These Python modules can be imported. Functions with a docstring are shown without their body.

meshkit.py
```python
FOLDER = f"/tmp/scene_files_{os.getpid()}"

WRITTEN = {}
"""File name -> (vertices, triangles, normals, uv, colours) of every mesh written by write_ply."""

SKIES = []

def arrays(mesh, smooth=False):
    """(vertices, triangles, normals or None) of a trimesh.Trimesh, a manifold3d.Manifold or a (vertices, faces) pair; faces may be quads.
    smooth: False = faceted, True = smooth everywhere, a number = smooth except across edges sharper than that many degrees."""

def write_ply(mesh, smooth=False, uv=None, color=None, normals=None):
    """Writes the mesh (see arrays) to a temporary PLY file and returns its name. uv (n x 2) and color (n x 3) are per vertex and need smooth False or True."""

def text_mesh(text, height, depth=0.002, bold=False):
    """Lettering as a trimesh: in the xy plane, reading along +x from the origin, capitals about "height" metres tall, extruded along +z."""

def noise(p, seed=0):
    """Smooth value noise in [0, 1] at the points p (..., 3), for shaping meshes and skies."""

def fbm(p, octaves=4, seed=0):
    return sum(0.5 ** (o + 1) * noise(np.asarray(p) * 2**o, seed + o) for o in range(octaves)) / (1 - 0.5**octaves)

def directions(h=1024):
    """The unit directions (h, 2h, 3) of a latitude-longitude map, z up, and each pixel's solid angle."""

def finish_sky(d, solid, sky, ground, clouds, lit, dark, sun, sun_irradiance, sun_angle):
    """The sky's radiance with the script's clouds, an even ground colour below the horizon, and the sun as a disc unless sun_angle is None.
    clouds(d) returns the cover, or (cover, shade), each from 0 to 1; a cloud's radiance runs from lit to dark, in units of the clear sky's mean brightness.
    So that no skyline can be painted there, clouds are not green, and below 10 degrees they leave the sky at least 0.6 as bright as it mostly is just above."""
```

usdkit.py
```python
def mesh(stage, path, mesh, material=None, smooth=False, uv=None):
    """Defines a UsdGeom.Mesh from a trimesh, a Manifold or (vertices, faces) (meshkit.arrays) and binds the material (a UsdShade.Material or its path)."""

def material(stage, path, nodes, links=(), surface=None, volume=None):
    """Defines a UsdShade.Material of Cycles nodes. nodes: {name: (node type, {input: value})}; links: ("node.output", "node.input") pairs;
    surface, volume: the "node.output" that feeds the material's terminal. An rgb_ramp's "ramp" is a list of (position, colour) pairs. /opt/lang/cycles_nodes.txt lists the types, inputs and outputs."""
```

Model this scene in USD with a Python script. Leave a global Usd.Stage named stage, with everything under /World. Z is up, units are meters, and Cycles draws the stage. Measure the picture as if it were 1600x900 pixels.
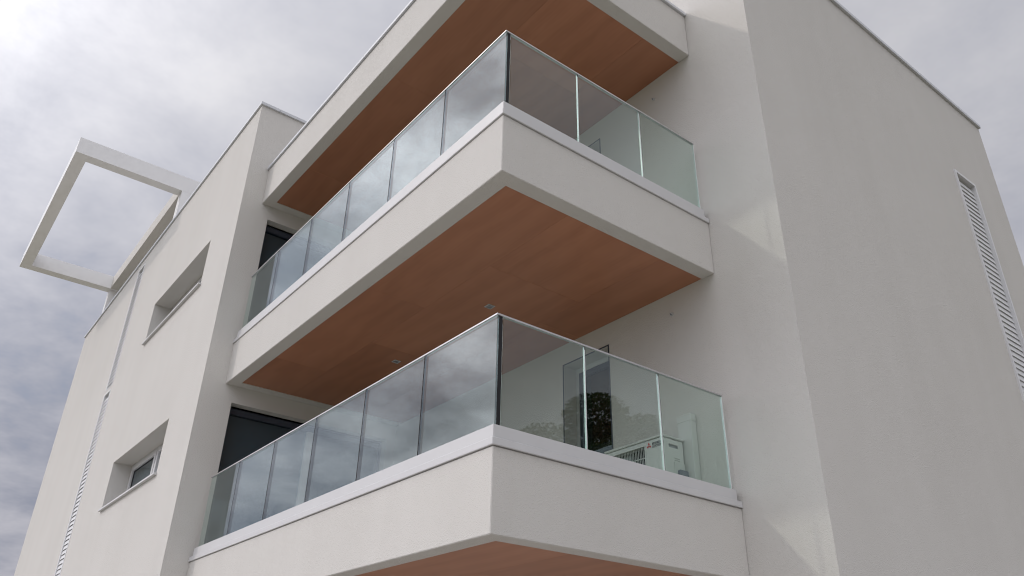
import math, random
import numpy as np, trimesh, manifold3d as m3
import usdkit, meshkit
from pxr import Usd, UsdGeom, UsdLux, UsdShade, Gf, Sdf

random.seed(7)
rng = np.random.default_rng(7)
stage = Usd.Stage.CreateInMemory()
UsdGeom.SetStageUpAxis(stage, UsdGeom.Tokens.z)
UsdGeom.SetStageMetersPerUnit(stage, 1.0)
UsdGeom.Xform.Define(stage, '/World')
UsdGeom.Scope.Define(stage, '/World/Looks')

# ------------------------------------------------------------------ camera
YAW, PITCH, ROLL = math.radians(-52.5717), math.radians(28.6566), math.radians(1.2464)
CAM = np.array([4.4233, -3.2461, 1.6])
d = np.array([math.cos(PITCH) * math.sin(YAW), math.cos(PITCH) * math.cos(YAW), math.sin(PITCH)])
r = np.cross(d, [0, 0, 1]); r /= np.linalg.norm(r)
u = np.cross(r, d)
r, u = math.cos(ROLL) * r + math.sin(ROLL) * u, -math.sin(ROLL) * r + math.cos(ROLL) * u
cam = UsdGeom.Camera.Define(stage, '/World/camera')
M = Gf.Matrix4d(*r, 0, *u, 0, *(-d), 0, *CAM, 1)
cam.AddTransformOp().Set(M)
cam.CreateHorizontalApertureAttr(36.0)
cam.CreateVerticalApertureAttr(20.25)
cam.CreateFocalLengthAttr(36.0 * 1257.88 / 1600)
cam.CreateClippingRangeAttr(Gf.Vec2f(0.05, 5000))
cam.CreateExposureAttr(0.2)

# ------------------------------------------------------------------ sky and sun
SUN = np.array([-0.76, -1.0, 0.93]); SUN /= np.linalg.norm(SUN)
SKY = 0.10
SE, SR = math.asin(SUN[2]), math.atan2(SUN[0], SUN[1])
K = 1 / SKY
usdkit.material(stage, '/World/Looks/sky', {
    'tc': ('texture_coordinate', {}),
    'xyz': ('separate_xyz', {}),
    'zc': ('math', {'math_type': 'maximum', 'value2': 0.0}),
    'zo': ('math', {'math_type': 'add', 'value2': 0.22}),
    'px': ('math', {'math_type': 'divide'}), 'py': ('math', {'math_type': 'divide'}),
    'pl': ('combine_xyz', {'z': 8.4}),
    'big': ('noise_texture', {'scale': 1.5, 'detail': 6.0, 'roughness': 0.52, 'distortion': 0.25}),
    'mid': ('noise_texture', {'scale': 4.6, 'detail': 8.0, 'roughness': 0.60, 'distortion': 0.15}),
    'nm': ('mix_float', {'fac': 0.54}),
    'tone': ('map_range', {'from_min': 0.37, 'from_max': 0.64, 'to_min': 0.0, 'to_max': 1.0, 'clamp': True}),
    'elev': ('map_range', {'from_min': 0.0, 'from_max': 0.62, 'to_min': 0.0, 'to_max': 1.0, 'clamp': True}),
    'low': ('mix_color', {'a': (0.19 * K, 0.22 * K, 0.315 * K), 'b': (0.57 * K, 0.56 * K, 0.62 * K), 'use_clamp': False}),
    'high': ('mix_color', {'a': (0.55 * K, 0.56 * K, 0.63 * K), 'b': (0.76 * K, 0.755 * K, 0.79 * K), 'use_clamp': False}),
    'cloud': ('mix_color', {'use_clamp': False}),
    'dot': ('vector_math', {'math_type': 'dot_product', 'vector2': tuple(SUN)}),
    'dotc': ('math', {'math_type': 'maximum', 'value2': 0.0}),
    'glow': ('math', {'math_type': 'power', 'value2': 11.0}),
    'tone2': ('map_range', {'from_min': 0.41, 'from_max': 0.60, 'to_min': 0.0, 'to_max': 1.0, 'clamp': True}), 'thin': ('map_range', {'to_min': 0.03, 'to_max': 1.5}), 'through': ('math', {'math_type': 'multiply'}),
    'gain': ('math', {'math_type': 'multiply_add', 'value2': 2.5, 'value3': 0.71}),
    'fill_lobe': ('vector_math', {'math_type': 'dot_product', 'vector2': (-0.16, -0.82, 0.55)}),  # broad bright lobe added to the unseen front sky to lift the walls
    'fill_lobe_c': ('math', {'math_type': 'maximum', 'value2': 0.0}),
    'fill_lobe_p': ('math', {'math_type': 'power', 'value2': 2.0}),
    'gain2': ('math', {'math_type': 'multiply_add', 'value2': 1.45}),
    'lit': ('vector_math', {'math_type': 'scale'}),
    'sky': ('sky_texture', {'sky_type': 'single_scattering', 'sun_disc': False, 'sun_elevation': SE, 'sun_rotation': SR, 'aerosol_density': 2.0}),
    'cover': ('map_range', {'from_min': 0.30, 'from_max': 0.42, 'to_min': 0.80, 'to_max': 1.0, 'clamp': True}),
    'out': ('mix_color', {'use_clamp': False}),
    'bg': ('background_shader', {'strength': SKY}),
}, [('tc.generated', 'xyz.vector'), ('xyz.z', 'zc.value1'), ('zc.value', 'zo.value1'),
    ('xyz.x', 'px.value1'), ('zo.value', 'px.value2'), ('xyz.y', 'py.value1'), ('zo.value', 'py.value2'),
    ('px.value', 'pl.x'), ('py.value', 'pl.y'), ('pl.vector', 'big.vector'), ('pl.vector', 'mid.vector'),
    ('big.fac', 'nm.a'), ('mid.fac', 'nm.b'), ('nm.result', 'tone.value'), ('zc.value', 'elev.value'),
    ('tone.result', 'low.fac'), ('tone.result', 'high.fac'), ('elev.result', 'cloud.fac'), ('low.result', 'cloud.a'), ('high.result', 'cloud.b'),
    ('tc.generated', 'dot.vector1'), ('dot.value', 'dotc.value1'), ('dotc.value', 'glow.value1'), ('glow.value', 'through.value1'), ('nm.result', 'tone2.value'), ('tone2.result', 'thin.value'), ('thin.result', 'through.value2'), ('through.value', 'gain.value1'),
    ('cloud.result', 'lit.vector1'), ('tc.generated', 'fill_lobe.vector1'), ('fill_lobe.value', 'fill_lobe_c.value1'), ('fill_lobe_c.value', 'fill_lobe_p.value1'), ('fill_lobe_p.value', 'gain2.value1'), ('gain.value', 'gain2.value3'), ('gain2.value', 'lit.scale'),
    ('nm.result', 'cover.value'), ('cover.result', 'out.fac'), ('sky.color', 'out.a'), ('lit.vector', 'out.b'), ('out.result', 'bg.color')],
    surface='bg.background')
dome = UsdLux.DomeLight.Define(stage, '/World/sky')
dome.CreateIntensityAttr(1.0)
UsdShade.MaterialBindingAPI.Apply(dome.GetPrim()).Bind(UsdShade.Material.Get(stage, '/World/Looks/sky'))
dome.GetPrim().SetCustomDataByKey('kind', 'structure')
sun = UsdLux.DistantLight.Define(stage, '/World/sun')
sun.CreateIntensityAttr(0.19); sun.CreateAngleAttr(2.0); sun.CreateNormalizeAttr(True)
sun.CreateColorAttr(Gf.Vec3f(1.0, 0.91, 0.84))
z = SUN; x = np.cross([0, 0, 1], z); x /= np.linalg.norm(x); y = np.cross(z, x)
sun.AddTransformOp().Set(Gf.Matrix4d(*x, 0, *y, 0, *z, 0, *(SUN * 60), 1))

# ------------------------------------------------------------------ materials
def mat(name, nodes, links=(), surface='p.BSDF'):
    return usdkit.material(stage, '/World/Looks/' + name, nodes, links, surface=surface)

def render_plaster():
    return mat('render_plaster', {
        'g': ('geometry', {}),
        'fine': ('noise_texture', {'scale': 60.0, 'detail': 3.0, 'roughness': 0.6}),
        'pit': ('voronoi_texture', {'scale': 140.0}),
        'h': ('mix_float', {'fac': 0.4}),
        'b': ('bump', {'strength': 0.8, 'distance': 0.007}),
        'wide': ('noise_texture', {'scale': 0.55, 'detail': 4.0, 'roughness': 0.6}),
        'str': ('mapping', {'scale': (1.6, 1.6, 0.13)}),
        'streak': ('noise_texture', {'scale': 1.5, 'detail': 4.0, 'roughness': 0.6}),
        'wm': ('mix_float', {'fac': 0.4}),
        'col': ('rgb_ramp', {'ramp': [(0.25, (0.523, 0.504, 0.469)), (0.5, (0.552, 0.533, 0.498)), (0.75, (0.576, 0.557, 0.522))]}),
        'p': ('principled_bsdf', {'roughness': 0.92, 'specular_ior_level': 0.15}),
    }, [('g.position', 'fine.vector'), ('g.position', 'pit.vector'), ('fine.fac', 'h.a'), ('pit.distance', 'h.b'), ('h.result', 'b.height'), ('b.normal', 'p.normal'),
        ('g.position', 'wide.vector'), ('g.position', 'str.vector'), ('str.vector', 'streak.vector'), ('wide.fac', 'wm.a'), ('streak.fac', 'wm.b'),
        ('wm.result', 'col.fac'), ('col.color', 'p.base_color')])

def wood():
    return mat('plywood', {
        'tc': ('texture_coordinate', {}), 'oi': ('object_info', {}),
        'rnd': ('math', {'math_type': 'multiply', 'value2': 37.0}),
        'off': ('combine_xyz', {}), 'add': ('vector_math', {'math_type': 'add'}),
        'mp': ('mapping', {'scale': (0.5, 1.25, 1.0)}),
        'warp': ('noise_texture', {'scale': 1.1, 'detail': 3.0, 'roughness': 0.5}),
        'rings': ('wave_texture', {'wave_type': 'bands', 'bands_direction': 'y', 'scale': 0.8, 'distortion': 14.0, 'detail': 5.0, 'detail_scale': 0.8, 'detail_roughness': 0.6}),
        'fm': ('mapping', {'scale': (3.0, 55.0, 4.0)}), 'fib': ('noise_texture', {'scale': 1.0, 'detail': 5.0, 'roughness': 0.65}),
        'm1': ('mix_float', {'fac': 0.20}), 'm2': ('mix_float', {'fac': 0.33}),
        'col': ('rgb_ramp', {'ramp': [(0.2, (0.285, 0.120, 0.063)), (0.5, (0.365, 0.160, 0.087)), (0.8, (0.43, 0.20, 0.112))]}),
        'tone': ('map_range', {'from_min': 0.0, 'from_max': 1.0, 'to_min': 0.93, 'to_max': 1.07}),
        'sc': ('vector_math', {'math_type': 'scale'}),
        'b': ('bump', {'strength': 0.12, 'distance': 0.002}),
        'p': ('principled_bsdf', {'roughness': 0.42, 'specular_ior_level': 0.4}),
    }, [('tc.object', 'add.vector1'), ('oi.random', 'rnd.value1'), ('rnd.value', 'off.x'), ('rnd.value', 'off.z'), ('off.vector', 'add.vector2'),
        ('add.vector', 'mp.vector'), ('mp.vector', 'warp.vector'), ('mp.vector', 'rings.vector'), ('add.vector', 'fm.vector'), ('fm.vector', 'fib.vector'),
        ('warp.fac', 'm1.a'), ('rings.fac', 'm1.b'), ('m1.result', 'm2.a'), ('fib.fac', 'm2.b'), ('m2.result', 'col.fac'),
        ('oi.random', 'tone.value'), ('col.color', 'sc.vector1'), ('tone.result', 'sc.scale'), ('sc.vector', 'p.base_color'), ('fib.fac', 'b.height'), ('b.normal', 'p.normal')])

def metal(name, col, rough=0.35, metallic=0.0, coat=0.0):
    return mat(name, {
        'g': ('geometry', {}), 'n': ('noise_texture', {'scale': 2.3, 'detail': 4.0}),
        'c': ('mix_color', {'a': tuple(0.94 * v for v in col), 'b': tuple(1.05 * v for v in col)}),
        'rr': ('map_range', {'from_min': 0.3, 'from_max': 0.7, 'to_min': rough * 0.85, 'to_max': rough * 1.2}),
        'p': ('principled_bsdf', {'metallic': metallic, 'coat_weight': coat}),
    }, [('g.position', 'n.vector'), ('n.fac', 'c.fac'), ('n.fac', 'rr.value'), ('c.result', 'p.base_color'), ('rr.result', 'p.roughness')])

def pane(name, tint, f0, rough=0.0):
    """a sheet of glass: Schlick reflection over tinted transmission, the same from both sides"""
    return mat(name, {
        'lw': ('layer_weight', {'blend': 0.5}), 'g': ('geometry', {}),
        'pw': ('math', {'math_type': 'power', 'value2': 5.0}),
        'f': ('math', {'math_type': 'multiply_add', 'value2': 1 - f0, 'value3': f0}),
        'wob': ('noise_texture', {'scale': 1.6, 'detail': 1.0}), 'b': ('bump', {'strength': 0.05, 'distance': 0.02}),
        't': ('transparent_bsdf', {'color': tint}), 'r': ('glossy_bsdf', {'color': (0.90, 0.96, 1.0), 'roughness': rough}),
        'm': ('mix_closure', {}),
    }, [('lw.facing', 'pw.value1'), ('pw.value', 'f.value1'), ('f.value', 'm.fac'), ('t.BSDF', 'm.closure1'), ('r.BSDF', 'm.closure2'),
        ('g.position', 'wob.vector'), ('wob.fac', 'b.height'), ('b.normal', 'r.normal')], surface='m.closure')

PLASTER = render_plaster()
WOOD = wood()
ALU = metal('white_aluminium', (0.52, 0.515, 0.51), 0.45)
COPING = metal('grey_coping', (0.52, 0.53, 0.55), 0.42)
WHITE = metal('white_powder_coat', (0.72, 0.715, 0.71), 0.5)
SHUTTER = metal('shutter_white', (0.62, 0.62, 0.62), 0.5)
RAIL = metal('rail_silver', (0.50, 0.49, 0.49), 0.30, 0.7)
DARK = metal('anthracite_frame', (0.035, 0.042, 0.06), 0.4)
GREYFRAME = metal('pale_frame', (0.50, 0.505, 0.50), 0.45)
SEAL = metal('black_seal', (0.012, 0.012, 0.013), 0.95)
EDGE = metal('polished_glass_edge', (0.66, 0.68, 0.67), 0.35, 0.0)
STEEL = metal('brushed_steel', (0.45, 0.45, 0.45), 0.3, 0.8)
ROOM = metal('room_paint', (0.30, 0.29, 0.28), 0.8)
SLIDING = pane('sliding_door_glass', (0.70, 0.76, 0.79), 0.045)
GLASS = pane('balustrade_glass', (0.885, 0.945, 0.915), 0.068)
TINTED = pane('tinted_glass', (0.27, 0.32, 0.36), 0.045)
SCREEN = metal('screen_fabric', (0.20, 0.23, 0.25), 0.9)
ACWHITE = metal('ac_white', (0.53, 0.53, 0.50), 0.5)
ACDARK = metal('ac_dark', (0.03, 0.03, 0.033), 0.6)
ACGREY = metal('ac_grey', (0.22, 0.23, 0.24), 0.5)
RED = metal('logo_red', (0.45, 0.03, 0.03), 0.5)
INK = metal('logo_grey', (0.10, 0.10, 0.11), 0.5)
PIPEGREY = metal('pipe_sleeve', (0.10, 0.12, 0.15), 0.6)
LAMP = metal('downlight_trim', (0.42, 0.42, 0.42), 0.4)
LENS = metal('downlight_lens', (0.20, 0.21, 0.22), 0.2)
BARK = metal('bark', (0.10, 0.075, 0.055), 0.9)
PAVE = mat('paving_concrete', {'g': ('geometry', {}), 'n': ('noise_texture', {'scale': 3.0, 'detail': 8.0, 'roughness': 0.65}),
    'c': ('rgb_ramp', {'ramp': [(0.3, (0.37, 0.355, 0.325)), (0.7, (0.46, 0.445, 0.41))]}), 'b': ('bump', {'strength': 0.3, 'distance': 0.004}), 'p': ('principled_bsdf', {'roughness': 0.9})},
    [('g.position', 'n.vector'), ('n.fac', 'c.fac'), ('c.color', 'p.base_color'), ('n.fac', 'b.height'), ('b.normal', 'p.normal')])
GROUND = mat('lawn_ground', {'g': ('geometry', {}), 'n': ('noise_texture', {'scale': 0.6, 'detail': 9.0, 'roughness': 0.65}),
    'c': ('rgb_ramp', {'ramp': [(0.3, (0.16, 0.145, 0.09)), (0.7, (0.23, 0.22, 0.15))]}), 'p': ('principled_bsdf', {'roughness': 0.95})},
    [('g.position', 'n.vector'), ('n.fac', 'c.fac'), ('c.color', 'p.base_color')])
LEAF = mat('leaf', {'oi': ('geometry', {}), 'c': ('mix_color', {'a': (0.035, 0.06, 0.02), 'b': (0.085, 0.115, 0.04)}),
    'd': ('diffuse_bsdf', {}), 't': ('translucent_bsdf', {}), 'm': ('mix_closure', {'fac': 0.3})},
    [('oi.random_per_island', 'c.fac'), ('c.result', 'd.color'), ('c.result', 't.color'), ('d.BSDF', 'm.closure1'), ('t.BSDF', 'm.closure2')], surface='m.closure')

# ------------------------------------------------------------------ helpers
used = {}
def numbered(parent, name):
    k = used.get((parent, name), 0)
    used[(parent, name)] = k + 1
    return f'{parent}/{name}' if k == 0 else f'{parent}/{name}_{k:03d}'

def path_of(p):
    return '/World' if p is None else str(p.GetPath())

def obj(name, mesh, material, parent=None, label=None, smooth=False):
    prim = usdkit.mesh(stage, numbered(path_of(parent), name), mesh, material, smooth).GetPrim()
    if label:
        prim.SetCustomDataByKey('label', label)
    return prim

def thing(name, label, cat, loc=(0, 0, 0), group=None, kind=None, parent=None):
    x = UsdGeom.Xform.Define(stage, numbered(path_of(parent), name))
    if tuple(loc) != (0, 0, 0):
        x.AddTranslateOp().Set(Gf.Vec3d(*loc))
    p = x.GetPrim()
    for k, v in (('label', label), ('category', cat), ('group', group), ('kind', kind)):
        if v:
            p.SetCustomDataByKey(k, v)
    return p

def tag(p, label=None, cat=None, group=None, kind=None):
    for k, v in (('label', label), ('category', cat), ('group', group), ('kind', kind)):
        if v:
            p.SetCustomDataByKey(k, v)
    return p

def mb(x0, x1, y0, y1, z0, z1, c=0.0):
    """a box as a Manifold, its edges chamfered by c"""
    if c <= 0:
        return m3.Manifold.cube([x1 - x0, y1 - y0, z1 - z0]).translate([x0, y0, z0])
    pts = []
    for i, X in enumerate((x0, x1)):
        for j, Y in enumerate((y0, y1)):
            for k, Z in enumerate((z0, z1)):
                sx, sy, sz = (1 - 2 * i) * c, (1 - 2 * j) * c, (1 - 2 * k) * c
                pts += [(X, Y + sy, Z + sz), (X + sx, Y, Z + sz), (X + sx, Y + sy, Z)]
    return m3.Manifold.hull_points(np.array(pts, float))

def tm(m):
    a = m.to_mesh()
    return trimesh.Trimesh(a.vert_properties[:, :3], a.tri_verts, process=False)

def cat(*ms):
    return trimesh.util.concatenate([tm(m) if hasattr(m, 'to_mesh') else m for m in ms])

# ------------------------------------------------------------------ measured layout (metres)
L, B, D, XR, YB = 6.334, 0.316, 2.751, 0.833, 9.213     # balcony length, block projection, balcony depth, right corner, rear corner
BX = 18.252                                             # far end of the left block
LEVELS = {'upper': dict(zfb=5.730, zlip=6.339), 'lower': dict(zfb=2.730, zlip=3.345)}

# ------------------------------------------------------------------ ground
g = trimesh.Trimesh([(-900, -900, 0), (900, -900, 0), (900, 900, 0), (-900, 900, 0)], [(0, 1, 2), (0, 2, 3)])
tag(obj('ground', g, GROUND), kind='structure')
tag(obj('pavement', mb(-21, 9.5, -9.5, 11.5, -0.05, 0.06, 0.01), PAVE), kind='structure')

# ------------------------------------------------------------------ the building
bld = thing('apartment_building', 'white rendered three storey apartment building with projecting balconies and timber soffits', 'building')

# right wing wall, with the recesses for the balcony doors and the louvre
DOORX0, DOORX1 = -2.345, -1.575
LY0, LY1, LZ0, LZ1 = 7.585, 8.18, 2.95, 8.865
main = mb(-L, XR, D, YB, 0.06, 10.515)
for zf in (3.40, 6.40):
    main -= mb(DOORX0, DOORX1, D - 1, D + 0.26, zf, zf + 2.065)
    main -= mb(DOORX0 - 0.6, DOORX1 + 0.6, D + 0.33, D + 3.5, zf + 0.02, zf + 2.35)
    main -= mb(DOORX0 + 0.04, DOORX1 - 0.04, D + 0.2, D + 0.4, zf + 0.05, zf + 2.02)
main -= mb(XR - 0.10, XR + 1, LY0, LY1, LZ0, LZ1)
obj('wall', main, PLASTER, bld, 'plain rendered wall behind the balconies and round the right corner')

# left block
SX0, SX1 = -13.16, -12.68
block = mb(-BX, -L - 0.0, -B, YB, 0.062, 10.60)
wins = [(-10.63, -7.62, 7.755, 8.58), (-10.62, -7.62, 4.68, 5.495)]
shut = [(7.56, 10.42), (2.2, 7.47)]
for x0, x1, z0, z1 in wins:
    block -= mb(x0, x1, -B - 1, 0.02, z0, z1)
    block -= mb(x0 + 0.03, x1 - 0.03, -0.1, 0.20, z0 + 0.03, z1 - 0.03)
    block -= mb(x0 - 0.3, x1 + 0.2, 0.12, 2.0, z0 - 0.9, z1 + 0.3)
for z0, z1 in shut:
    block -= mb(SX0, SX1, -B - 1, -B + 0.10, z0, z1)
SDY0, SDY1 = 0.135, 2.60
for zf in (3.40, 6.40):
    h = 2.085 if zf < 5 else 2.12
    block -= mb(-L - 0.14, -L + 1, SDY0, SDY1, zf, zf + h)
    block -= mb(-L - 0.30, -L, SDY0 + 0.03, SDY1 - 0.03, zf + 0.03, zf + h - 0.03)
    block -= mb(-L - 4.2, -L - 0.22, 0.10, 4.5, zf + 0.01, zf + 2.38)
obj('wall', block, PLASTER, bld, 'left block wall standing proud of the balconies, with two slot windows')

# metal copings along the parapets, in lengths with fine joints
def coping(x0, x1, y0, y1, z, along, h=0.055):
    a, b = (x0, x1) if along == 'x' else (y0, y1)
    n = max(1, round((b - a) / 2.6)); s = (b - a) / n
    for i in range(n):
        p, q = a + i * s + (0.002 if i else 0), a + (i + 1) * s - (0.002 if i < n - 1 else 0)
        m = mb(p, q, y0, y1, z, z + h, 0.004) if along == 'x' else mb(x0, x1, p, q, z, z + h, 0.004)
        obj('coping', m, COPING, bld)
coping(-BX - 0.03, -L + 0.03, -B - 0.03, -B + 0.30, 10.602, 'x')
coping(-L - 0.30, -L + 0.03, -B + 0.302, YB, 10.602, 'y')
coping(XR - 0.30, XR + 0.035, D - 0.03, YB + 0.03, 10.517, 'y', 0.06)
coping(-L + 0.04, XR - 0.302, D - 0.03, D + 0.25, 10.517, 'x', 0.06)
coping(-BX - 0.03, -BX + 0.3, -B + 0.302, YB, 10.602, 'y')

# projecting slabs with a recessed plywood soffit
WX0, WX1, WY0 = -L + 0.17, -0.155, 0.165
def slab(zb, zt, label):
    m = mb(-L + 0.001, 0, 0, D - 0.001, zb, zt, 0.006)
    m -= mb(WX0, WX1, WY0, D + 1, zb - 1, zb + 0.022)
    s = obj('balcony_slab' if zt < 8 else 'roof_slab', m, PLASTER, bld, label)
    rows = [(WY0, 0.895), (0.895, 2.13), (2.13, D - 0.002)]
    for j, (a, b) in enumerate(rows):
        cuts = [WX1]; step = 2.44
        first = (2.44, 1.22, 1.9)[j]
        xx = WX1 - first
        while xx > WX0 + 0.3:
            cuts.append(xx); xx -= step
        cuts.append(WX0)
        for c1, c0 in zip(cuts[:-1], cuts[1:]):
            dz = random.uniform(0, 0.0004)
            obj('plywood_panel', mb(c0 + 0.0007, c1 - 0.0007, a + 0.0007, b - 0.0007, zb + 0.010 - dz, zb + 0.021, 0.0005), WOOD, s)
    return s
slab(5.730, 6.339, 'upper balcony slab with white rendered fascia and plywood soffit')
slab(2.730, 3.339, 'lower balcony slab with white rendered fascia and plywood soffit')
slab(8.760, 9.405, 'roof slab sheltering the upper balcony, with plywood soffit')
coping(-L + 0.003, 0.028, -0.028, 0.25, 9.407, 'x', 0.046)
coping(-0.25, 0.028, 0.252, D - 0.003, 9.407, 'y', 0.046)
# balcony floors: a thin tiled screed set behind the edge
for zt in (6.339, 3.339):
    obj('balcony_floor', mb(-L + 0.004, -0.16, 0.16, D - 0.004, zt + 0.002, zt + 0.058), PAVE, bld)

# drip flashing under the glass channel: part of the building edge
for zl in (6.339, 3.341):
    m = mb(-L + 0.002, 0.016, -0.016, 0.10, zl + 0.001, zl + 0.058, 0.004) + mb(-0.10, 0.016, 0.05, D - 0.002, zl + 0.001, zl + 0.058, 0.004)
    obj('edge_flashing', m, ALU, bld)

# slot windows in the left block
for x0, x1, z0, z1 in wins:
    w = thing('window', None, None, parent=bld)
    fy0, fy1 = -0.005, 0.055
    t = 0.05
    fr = mb(x0, x1, fy0, fy1, z0 + 0.002, z1 - 0.002) - mb(x0 + t, x1 - t, -1, 1, z0 + t, z1 - t)
    obj('frame', fr, GREYFRAME, w)
    mx = (x0 + x1) / 2
    sash = mb(x0 + t + 0.004, mx - 0.02, fy0 - 0.012, fy1 - 0.01, z0 + t + 0.004, z1 - t - 0.004) - mb(x0 + t + 0.095, mx - 0.11, -1, 1, z0 + t + 0.07, z1 - t - 0.07)
    obj('sash', sash, ALU, w)
    sash2 = mb(mx + 0.02, x1 - t - 0.004, fy0 - 0.012, fy1 - 0.01, z0 + t + 0.004, z1 - t - 0.004) - mb(mx + 0.11, x1 - t - 0.095, -1, 1, z0 + t + 0.07, z1 - t - 0.07)
    obj('sash', sash2, ALU, w)
    obj('mullion', mb(mx - 0.0185, mx + 0.0185, fy0, fy1, z0 + t, z1 - t), GREYFRAME, w)
    obj('gasket', mb(x0 + t + 0.095, mx - 0.11, 0.012, 0.03, z0 + t + 0.07, z1 - t - 0.07) - mb(x0 + t + 0.115, mx - 0.13, -1, 1, z0 + t + 0.088, z1 - t - 0.088), SEAL, w)
    obj('pane', mb(x0 + t + 0.07, mx - 0.085, 0.018, 0.024, z0 + t + 0.065, z1 - t - 0.065), SLIDING, w)
    obj('pane', mb(mx + 0.085, x1 - t - 0.07, 0.018, 0.024, z0 + t + 0.065, z1 - t - 0.065), SLIDING, w)
    sv = m3.Manifold.hull_points(np.array([(X, Y, Z) for X in (x0 - 0.03, x1 + 0.03) for Y, Z in ((-B - 0.045, z0 - 0.028), (-B - 0.045, z0 - 0.002), (-B - 0.001, z0 - 0.028), (-B - 0.001, z0 + 0.004))]))
    sv2 = m3.Manifold.hull_points(np.array([(X, Y, Z) for X in (x0 + 0.002, x1 - 0.002) for Y, Z in ((-B - 0.03, z0 + 0.001), (-B - 0.03, z0 + 0.010), (-0.012, z0 + 0.001), (-0.012, z0 + 0.022))]))
    obj('sill', sv + sv2, ALU, w)
    obj('blind', mb(x0 + 0.08, x1 - 0.08, 0.09, 0.094, z0 + 0.08, z1 - 0.05), ROOM, w)

# louvred shutters: frame and tilted blades
def blade(axis, a0, a1, mid, zc, depth=0.062, th=0.008, tilt=0.9):
    """one louvre blade along an axis: its outer lip hangs low"""
    c, s = math.cos(tilt), math.sin(tilt)
    sec = [(-depth / 2, -th / 2), (depth / 2, -th / 2), (depth / 2, th / 2), (-depth / 2, th / 2)]
    pts = []
    for e in (a0, a1):
        for o, h in sec:
            oo, hh = o * c + h * s, -o * s + h * c        # o outwards, falling to the outside
            pts.append((e, mid - oo, zc + hh) if axis == 'x' else (mid + oo, e, zc + hh))
    return m3.Manifold.hull_points(np.array(pts))
for k, (z0, z1) in enumerate(shut):
    s = thing('louvre_shutter', ('upper louvre shutter strip in the left block', 'lower louvre shutter strip in the left block')[k], None, parent=bld)
    f = mb(SX0 - 0.025, SX1 + 0.025, -B - 0.006, -B + 0.09, z0, z1) - mb(SX0 + 0.022, SX1 - 0.022, -2, 2, z0 + 0.025, z1 - 0.025)
    obj('frame', f, SHUTTER, s)
    obj('back_panel', mb(SX0 + 0.02, SX1 - 0.02, -B + 0.092, -B + 0.098, z0 + 0.01, z1 - 0.01), SHUTTER, s)
    n = int((z1 - z0 - 0.16) / 0.088)
    for i in range(n):
        obj('slat', blade('x', SX0 + 0.024, SX1 - 0.024, -B + 0.016, z1 - 0.16 - i * 0.088, 0.087, 0.007, 1.35), SHUTTER, s)
s = thing('louvre_shutter', 'tall narrow louvre shutter in the shaded right wall', None, parent=bld)
f = mb(XR - 0.095, XR + 0.022, LY0 - 0.02, LY1 + 0.02, LZ0, LZ1 + 0.02) - mb(XR - 1, XR + 1, LY0 + 0.02, LY1 - 0.02, LZ0 + 0.02, LZ1 - 0.02)
obj('frame', f, SHUTTER, s)
obj('back_panel', mb(XR - 0.098, XR - 0.092, LY0 + 0.01, LY1 - 0.01, LZ0 + 0.01, LZ1 - 0.01), SHUTTER, s)
for i in range(int((LZ1 - LZ0 - 0.14) / 0.085)):
    obj('slat', blade('y', LY0 + 0.022, LY1 - 0.022, XR - 0.030, LZ1 - 0.12 - i * 0.085, 0.088, 0.007, 1.40), SHUTTER, s)

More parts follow.
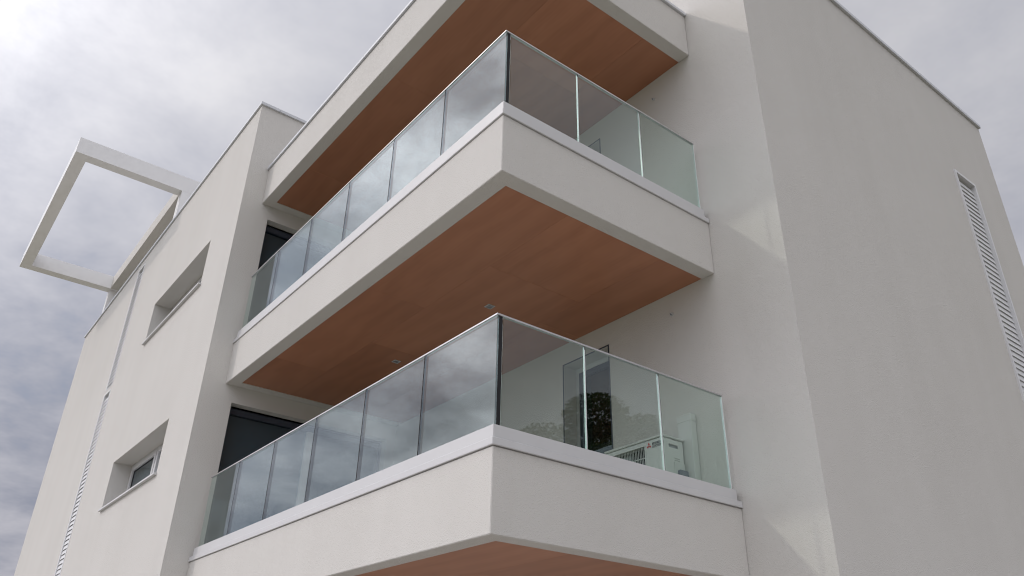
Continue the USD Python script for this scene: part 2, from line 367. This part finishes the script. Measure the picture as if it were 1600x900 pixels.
# sliding doors in the side of the left block
for zf, lab in ((3.40, 'dark sliding door of the lower balcony'), (6.40, 'dark sliding door of the upper balcony')):
    h = 2.085 if zf < 5 else 2.12
    dr = thing('sliding_door', lab, None, parent=bld)
    X = -L - 0.14
    zt = zf + h - 0.002; z0 = zf + 0.06
    fr = mb(X - 0.08, X, SDY0 + 0.002, SDY1 - 0.002, z0, zt) - mb(X - 1, X + 1, SDY0 + 0.05, SDY1 - 0.05, z0 + 0.05, zt - 0.11)
    obj('frame', fr, DARK, dr)
    obj('stile', mb(X - 0.075, X + 0.012, 1.36, 1.45, z0 + 0.05, zt - 0.112), ALU, dr)
    obj('blind', mb(X - 0.094, X - 0.09, SDY0 + 0.04, SDY1 - 0.04, z0 + 0.03, zt - 0.04), SCREEN, dr)
    obj('pane', mb(X - 0.045, X - 0.037, SDY0 + 0.05, 1.36, z0 + 0.05, zt - 0.11), SLIDING, dr)
    obj('pane', mb(X - 0.025, X - 0.017, 1.45, SDY1 - 0.05, z0 + 0.05, zt - 0.11), SLIDING, dr)
# hinged glazed doors in the wall behind
for zf, lab in ((3.40, 'glazed door behind the lower balcony glass'), (6.40, 'glazed door behind the upper balcony glass')):
    dr = thing('glazed_door', lab, None, parent=bld)
    Y = D + 0.19; zt = zf + 2.063; z0 = zf + 0.06
    fr = mb(DOORX0 + 0.002, DOORX1 - 0.002, Y, Y + 0.065, z0, zt) - mb(DOORX0 + 0.055, DOORX1 - 0.055, -9, 9, z0 + 0.05, zt - 0.06)
    obj('frame', fr, GREYFRAME, dr)
    lf = mb(DOORX0 + 0.058, DOORX1 - 0.058, Y + 0.006, Y + 0.058, z0 + 0.053, zt - 0.063) - mb(DOORX0 + 0.12, DOORX1 - 0.12, -9, 9, z0 + 0.15, zt - 0.13)
    obj('leaf', lf, DARK, dr)
    obj('pane', mb(DOORX0 + 0.12, DOORX1 - 0.12, Y + 0.03, Y + 0.038, z0 + 0.15, zt - 0.13), TINTED, dr)
    tr = mb(DOORX0 - 0.014, DOORX1 + 0.014, D - 0.006, D - 0.001, z0, zt + 0.016) - mb(DOORX0, DOORX1, -9, 9, z0 - 1, zt + 0.002)
    obj('edge_bead', tr, DARK, dr)

# cable stubs on the wall behind the balconies
for zc in (5.493, 8.485):
    p = thing('cable_stub', None, None, parent=bld)
    c = trimesh.creation.cylinder(0.022, 0.012, sections=14); c.apply_transform(trimesh.transformations.rotation_matrix(math.pi / 2, (1, 0, 0))); c.apply_translation((-0.602, D - 0.006, zc))
    obj('grommet', c, GREYFRAME, p, smooth=40)
    c = trimesh.creation.cylinder(0.005, 0.030, sections=8); c.apply_transform(trimesh.transformations.rotation_matrix(math.pi / 2 - 0.5, (1, 0, 0))); c.apply_translation((-0.602, D - 0.018, zc - 0.006))
    obj('wire', c, PIPEGREY, p, smooth=40)

# ------------------------------------------------------------------ rooftop canopy frame
can = thing('rooftop_canopy', 'white open rectangular canopy frame cantilevered from the rooftop over the far left facade', 'canopy')
RX0, RX1, RY0, RY1, RZ0, RZ1 = -18.11, -11.86, -2.335, -0.13, 12.0, 12.38
c = 0.003
obj('side_beam', mb(RX1 - 0.26, RX1, RY0, 4.2, RZ0, RZ1, c), WHITE, can)
obj('side_beam', mb(RX0, RX0 + 0.29, RY0, 4.2, RZ0, RZ1, c), WHITE, can)
obj('front_beam', mb(RX0 + 0.2895, RX1 - 0.2595, RY0 + 0.0015, RY0 + 0.25, RZ0 + 0.0015, RZ1 - 0.0015), WHITE, can)
obj('roof_plate', mb(RX0 + 0.2895, RX1 - 0.2595, RY1, 4.199, RZ0 + 0.0015, RZ1 - 0.0015), PLASTER, can)
obj('side_wall', mb(RX1 - 0.22, RX1 - 0.002, RY1 + 0.004, 4.19, 10.40, RZ0 + 0.002), WHITE, can)
obj('side_wall', mb(RX0 + 0.002, RX0 + 0.22, RY1 + 0.004, 4.19, 10.40, RZ0 + 0.002), WHITE, can)
obj('rear_wall', mb(RX0 + 0.221, RX1 - 0.221, 0.75, 0.95, 10.40, RZ0 + 0.002), PLASTER, can)

# ------------------------------------------------------------------ glass balustrades
def balustrade(zl, label):
    """zl: top of the slab edge; base channel, glass panels with polished edges, corner seal, slim top rail"""
    bl = thing('glass_balustrade', label, 'balustrade', (0, 0, zl))
    zc0, zc1, zg, zr = 0.0585, 0.155, 0.12, 1.037
    GI, T = 0.022, 0.0175
    ch = mb(-L + 0.10, 0.002, -0.002, 0.075, zc0, zc1, 0.003) + mb(-0.075, 0.002, 0.02, 2.70, zc0, zc1, 0.003)
    ch -= mb(-L, -GI + 0.004, GI - 0.004, GI + T + 0.004, zc1 - 0.03, 1)
    ch -= mb(-GI - T - 0.004, -GI + 0.004, GI - 0.004, 2.69, zc1 - 0.03, 1)
    obj('base_channel', ch, ALU, bl)
    def panel(m, edges):
        p = obj('glass_panel', m, GLASS, bl)
        for e in edges:
            obj('polished_edge', e, EDGE, p)
    gap = 0.0065
    xs = [-GI - 0.001, -1.05, -2.08, -3.13, -4.175, -5.21, -6.17]
    for i, (b, a) in enumerate(zip(xs[:-1], xs[1:])):
        a2, b2 = a + gap, b - (gap if i else 0.0)
        panel(mb(a2, b2, GI, GI + T, zg, zr), [])
        if i:
            obj('joint_seal', mb(b2 + 0.0004, b2 + 2 * gap - 0.0016, GI - 0.0006, GI + T - 0.0005, zc1, zr - 0.002), SEAL, bl)
    ys = [GI + T + 0.046, 0.925, 1.80, 2.668]
    for i, (a, b) in enumerate(zip(ys[:-1], ys[1:])):
        a2, b2 = a + (gap if i else 0.0), b - gap
        last = i == len(ys) - 2
        panel(mb(-GI - T, -GI, a2, b2, zg, zr), [mb(-GI - T + 0.001, -GI + 0.0006, b2 + 0.0004, b2 + 0.0085, zc1, zr - 0.001)])
        if not last:
            obj('joint_seal', mb(-GI - T + 0.001, -GI + 0.0004, b2 + 0.0088, b2 + 2 * gap - 0.0005, zc1, zr - 0.002), SEAL, bl)
    obj('corner_seal', mb(-GI - T - 0.004, -GI - 0.003, GI + T + 0.0005, GI + T + 0.036, zc1, zr - 0.002), SEAL, bl)
    ry = GI + T / 2
    rail = mb(-6.19, -GI + 0.006, ry - 0.0145, ry + 0.0145, zr + 0.001, zr + 0.017, 0.002) + mb(-ry - 0.0145, -ry + 0.0145, ry - 0.0145, 2.675, zr + 0.001, zr + 0.017, 0.002)
    obj('top_rail', rail, RAIL, bl)
    # little black setting pads under the rail at the joints
    for X in xs[1:-1]:
        obj('joint_clip', mb(X - 0.005, X + 0.005, GI - 0.001, GI + T + 0.001, zr - 0.035, zr), SEAL, bl)
    for Y in ys[1:-1]:
        obj('joint_clip', mb(-GI - T - 0.001, -GI + 0.001, Y - 0.005, Y + 0.005, zr - 0.03, zr), SEAL, bl)
balustrade(6.339, 'frameless glass balustrade round the upper balcony under the roof slab')
balustrade(3.341, 'frameless glass balustrade round the lower balcony in front of the air conditioner')

# ------------------------------------------------------------------ downlights in the soffit over the lower balcony
def downlight(x, y, zb, label):
    t = thing('downlight', label, 'downlight', (x, y, zb))
    tr = mb(-0.046, 0.046, -0.046, 0.046, -0.006, 0.004, 0.002) - mb(-0.034, 0.034, -0.034, 0.034, -1, 1)
    obj('trim', tr, LAMP, t)
    obj('lens', mb(-0.034, 0.034, -0.034, 0.034, -0.003, 0.003), LENS, t)
downlight(-2.09, 1.43, 5.7385, 'small square downlight in the middle plywood soffit, nearer the balcony corner')
downlight(-4.12, 1.43, 5.7385, 'small square downlight in the middle plywood soffit, farther left above the glass')

# ------------------------------------------------------------------ air conditioner
AX0, AX1, AY0, AY1, AZ0, AZ1 = -1.30, -0.52, 2.36, 2.655, 3.49, 4.075
ac = thing('air_conditioner', 'white outdoor air conditioner unit with black fan grille behind the lower balcony glass', 'air conditioner', (AX0, AY0, AZ0))
W, Dp, H = AX1 - AX0, AY1 - AY0, AZ1 - AZ0
GX0, GX1, GZ0, GZ1 = 0.045, 0.555, 0.05, 0.515
body = mb(0, W, 0.004, Dp, 0, H - 0.022, 0.012) - mb(GX0, GX1, -1, 0.09, GZ0, GZ1) - mb(W - 0.02, W + 1, 0.085, 0.215, H - 0.112, H - 0.078)
for k in range(4):
    body -= mb(W - 0.006, W + 1, 0.15, 0.225, H - 0.215 - k * 0.02, H - 0.207 - k * 0.02)
obj('casing', body, ACWHITE, ac)
obj('top_cover', mb(-0.006, W + 0.006, -0.004, Dp + 0.004, H - 0.0215, H, 0.006), ACWHITE, ac)
gr = thing('fan_grille', None, None, parent=ac)
obj('fan_shroud', mb(GX0 + 0.002, GX1 - 0.002, 0.075, 0.088, GZ0 + 0.002, GZ1 - 0.002), ACDARK, gr)
fanm = []
cx, cz = (GX0 + GX1) / 2, (GZ0 + GZ1) / 2
hub = trimesh.creation.cylinder(0.05, 0.03, sections=20); hub.apply_transform(trimesh.transformations.rotation_matrix(math.pi / 2, (1, 0, 0))); hub.apply_translation((cx, 0.055, cz)); fanm.append(hub)
for k in range(3):
    bl_ = trimesh.creation.box((0.17, 0.006, 0.12)); bl_.apply_transform(trimesh.transformations.rotation_matrix(0.45, (1, 0, 0))); bl_.apply_translation((0.12, 0, 0))
    bl_.apply_transform(trimesh.transformations.rotation_matrix(k * 2.0944 + 0.3, (0, 1, 0))); bl_.apply_translation((cx, 0.055, cz)); fanm.append(bl_)
obj('fan', cat(*fanm), ACGREY, gr)
wires = []
for k in range(24):
    X = GX0 + 0.012 + k * (GX1 - GX0 - 0.024) / 23
    wires.append(tm(mb(X - 0.0019, X + 0.0019, 0.006, 0.010, GZ0, GZ1)))
obj('grille_bars', cat(*wires), ACWHITE, gr)
obj('grille_frame', mb(GX0 - 0.008, GX1 + 0.008, -0.004, 0.012, GZ0 - 0.008, GZ1 + 0.008, 0.004) - mb(GX0 + 0.004, GX1 - 0.004, -1, 1, GZ0 + 0.004, GZ1 - 0.004), ACWHITE, gr)
for k in (1, 2, 3):
    Zb = GZ0 + k * (GZ1 - GZ0) / 4
    obj('crossbar', mb(GX0, GX1, 0.0005, 0.0055, Zb - 0.004, Zb + 0.004), ACWHITE, gr)
# three diamond emblem and lettering on the front, at top right of the grille
em = []
ex, ez, sz = 0.605, H - 0.082, 0.017
for ang in (90, 210, 330):
    a = math.radians(ang)
    dv, nv = np.array([math.cos(a), math.sin(a)]), np.array([-math.sin(a), math.cos(a)])
    q = [np.zeros(2), dv * sz + nv * sz * 0.56, dv * sz * 2.0, dv * sz - nv * sz * 0.56]
    em.append(tm(m3.Manifold.hull_points(np.array([(ex + p_[0], yy, ez + p_[1]) for p_ in q for yy in (0.001, 0.006)]))))
obj('emblem', cat(*em), RED, ac)
def lettering(text, h, x, zz):
    t = meshkit.text_mesh(text, h, 0.003, True)
    t.apply_transform(trimesh.transformations.rotation_matrix(math.pi / 2, (1, 0, 0)))
    w = t.bounds[1][0] - t.bounds[0][0]
    t.apply_scale([min(1.0, 0.118 / w), 1, 1])
    t.apply_translation((x, 0.0045, zz))
    return t
obj('lettering', cat(lettering('MITSUBISHI', 0.021, 0.646, H - 0.080), lettering('ELECTRIC', 0.021, 0.646, H - 0.108)), INK, ac)
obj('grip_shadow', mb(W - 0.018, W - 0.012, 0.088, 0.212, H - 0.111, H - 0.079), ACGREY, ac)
obj('service_panel', mb(W + 0.0005, W + 0.010, 0.14, Dp - 0.01, 0.03, 0.34, 0.003), ACWHITE, ac)
pv = mb(W + 0.011, W + 0.05, 0.235, 0.285, 0.03, 0.235, 0.006) + mb(W + 0.011, W + 0.05, 0.17, 0.285, 0.20, 0.262, 0.006)
obj('pipe_sleeve', pv, PIPEGREY, ac)
for X in (0.12, W - 0.12):
    obj('foot', mb(X - 0.03, X + 0.03, 0.01, Dp - 0.01, 3.3995 - AZ0, -0.001), ACDARK, ac)

# white duct cover climbing the wall beside it
duct = thing('pipe_cover', 'white vertical pipe cover on the wall right of the air conditioner', 'pipe cover', (-0.50, D, 3.40))
obj('channel', mb(-0.085, 0.085, -0.082, -0.002, 0.001, 0.905, 0.005), ACWHITE, duct)
obj('end_cap', mb(-0.09, 0.09, -0.087, -0.002, 0.85, 0.925, 0.006) - mb(-0.0855, 0.0855, -0.0825, 1, -1, 0.9055), ACWHITE, duct)

# ------------------------------------------------------------------ trees to the right, seen mirrored in the side glass
def tree(x, y, h, crown_r, crown_h, label, seed, n=34000):
    rg = np.random.default_rng(seed)
    t = thing('tree', label, 'tree', (x, y, 0))
    parts_ = []
    def limb(p, q, ra, rb):
        p, q = np.array(p), np.array(q)
        a = trimesh.creation.icosphere(1, ra).vertices + p; b = trimesh.creation.icosphere(1, rb).vertices + q
        parts_.append(tm(m3.Manifold.hull_points(np.vstack([a, b]))))
    zt = h - crown_h
    limb((0, 0, -0.2), (0.1, 0.05, zt), 0.28, 0.2)
    cl = []
    for k in range(16):
        a = rg.uniform(0, 2 * math.pi); rr = crown_r * math.sqrt(rg.uniform(0.05, 0.85))
        c_ = np.array([math.cos(a) * rr, math.sin(a) * rr, zt + crown_h * (0.25 + 0.6 * rg.uniform() * (1 - 0.45 * (rr / crown_r) ** 2))])
        cl.append((c_, crown_r * rg.uniform(0.26, 0.42)))
        mid = c_ * 0.45 + np.array([0.1, 0.05, zt]) * 0.55
        limb((0.1, 0.05, zt - 0.3), mid, 0.13, 0.08); limb(mid, c_, 0.08, 0.03)
    obj('trunk', cat(*parts_), BARK, t, smooth=50)
    which = rg.integers(0, len(cl), n)
    cc = np.array([cl[i][0] for i in which]); rs = np.array([cl[i][1] for i in which])
    dirs = rg.normal(size=(n, 3)); dirs /= np.linalg.norm(dirs, axis=1)[:, None]
    pos = cc + dirs * (rs * rg.uniform(0.35, 1.0, n) ** 0.5)[:, None] * np.array([1.15, 1.15, 0.7])
    e1 = rg.normal(size=(n, 3)); e1 /= np.linalg.norm(e1, axis=1)[:, None]
    e2 = np.cross(e1, rg.normal(size=(n, 3))); e2 /= np.linalg.norm(e2, axis=1)[:, None]
    s1, s2 = rg.uniform(0.05, 0.11, n)[:, None], rg.uniform(0.03, 0.06, n)[:, None]
    v = np.stack([pos - e1 * s1, pos + e2 * s2, pos + e1 * s1, pos - e2 * s2], 1).reshape(-1, 3)
    i0 = np.arange(n)[:, None] * 4
    f = np.vstack([i0 + [0, 1, 2], i0 + [0, 2, 3]])
    obj('crown', trimesh.Trimesh(v, f, process=False), LEAF, t)
tree(16.3, 17.9, 13.5, 3.5, 6.4, 'broad dark green tree standing beyond the right side of the building', 3)
tree(22.0, 12.5, 12.5, 3.6, 6.0, 'round dark green tree farther right of the building', 5)
tree(15.0, 25.0, 13.0, 3.4, 6.0, 'dark green tree behind the broad tree at the right', 8)
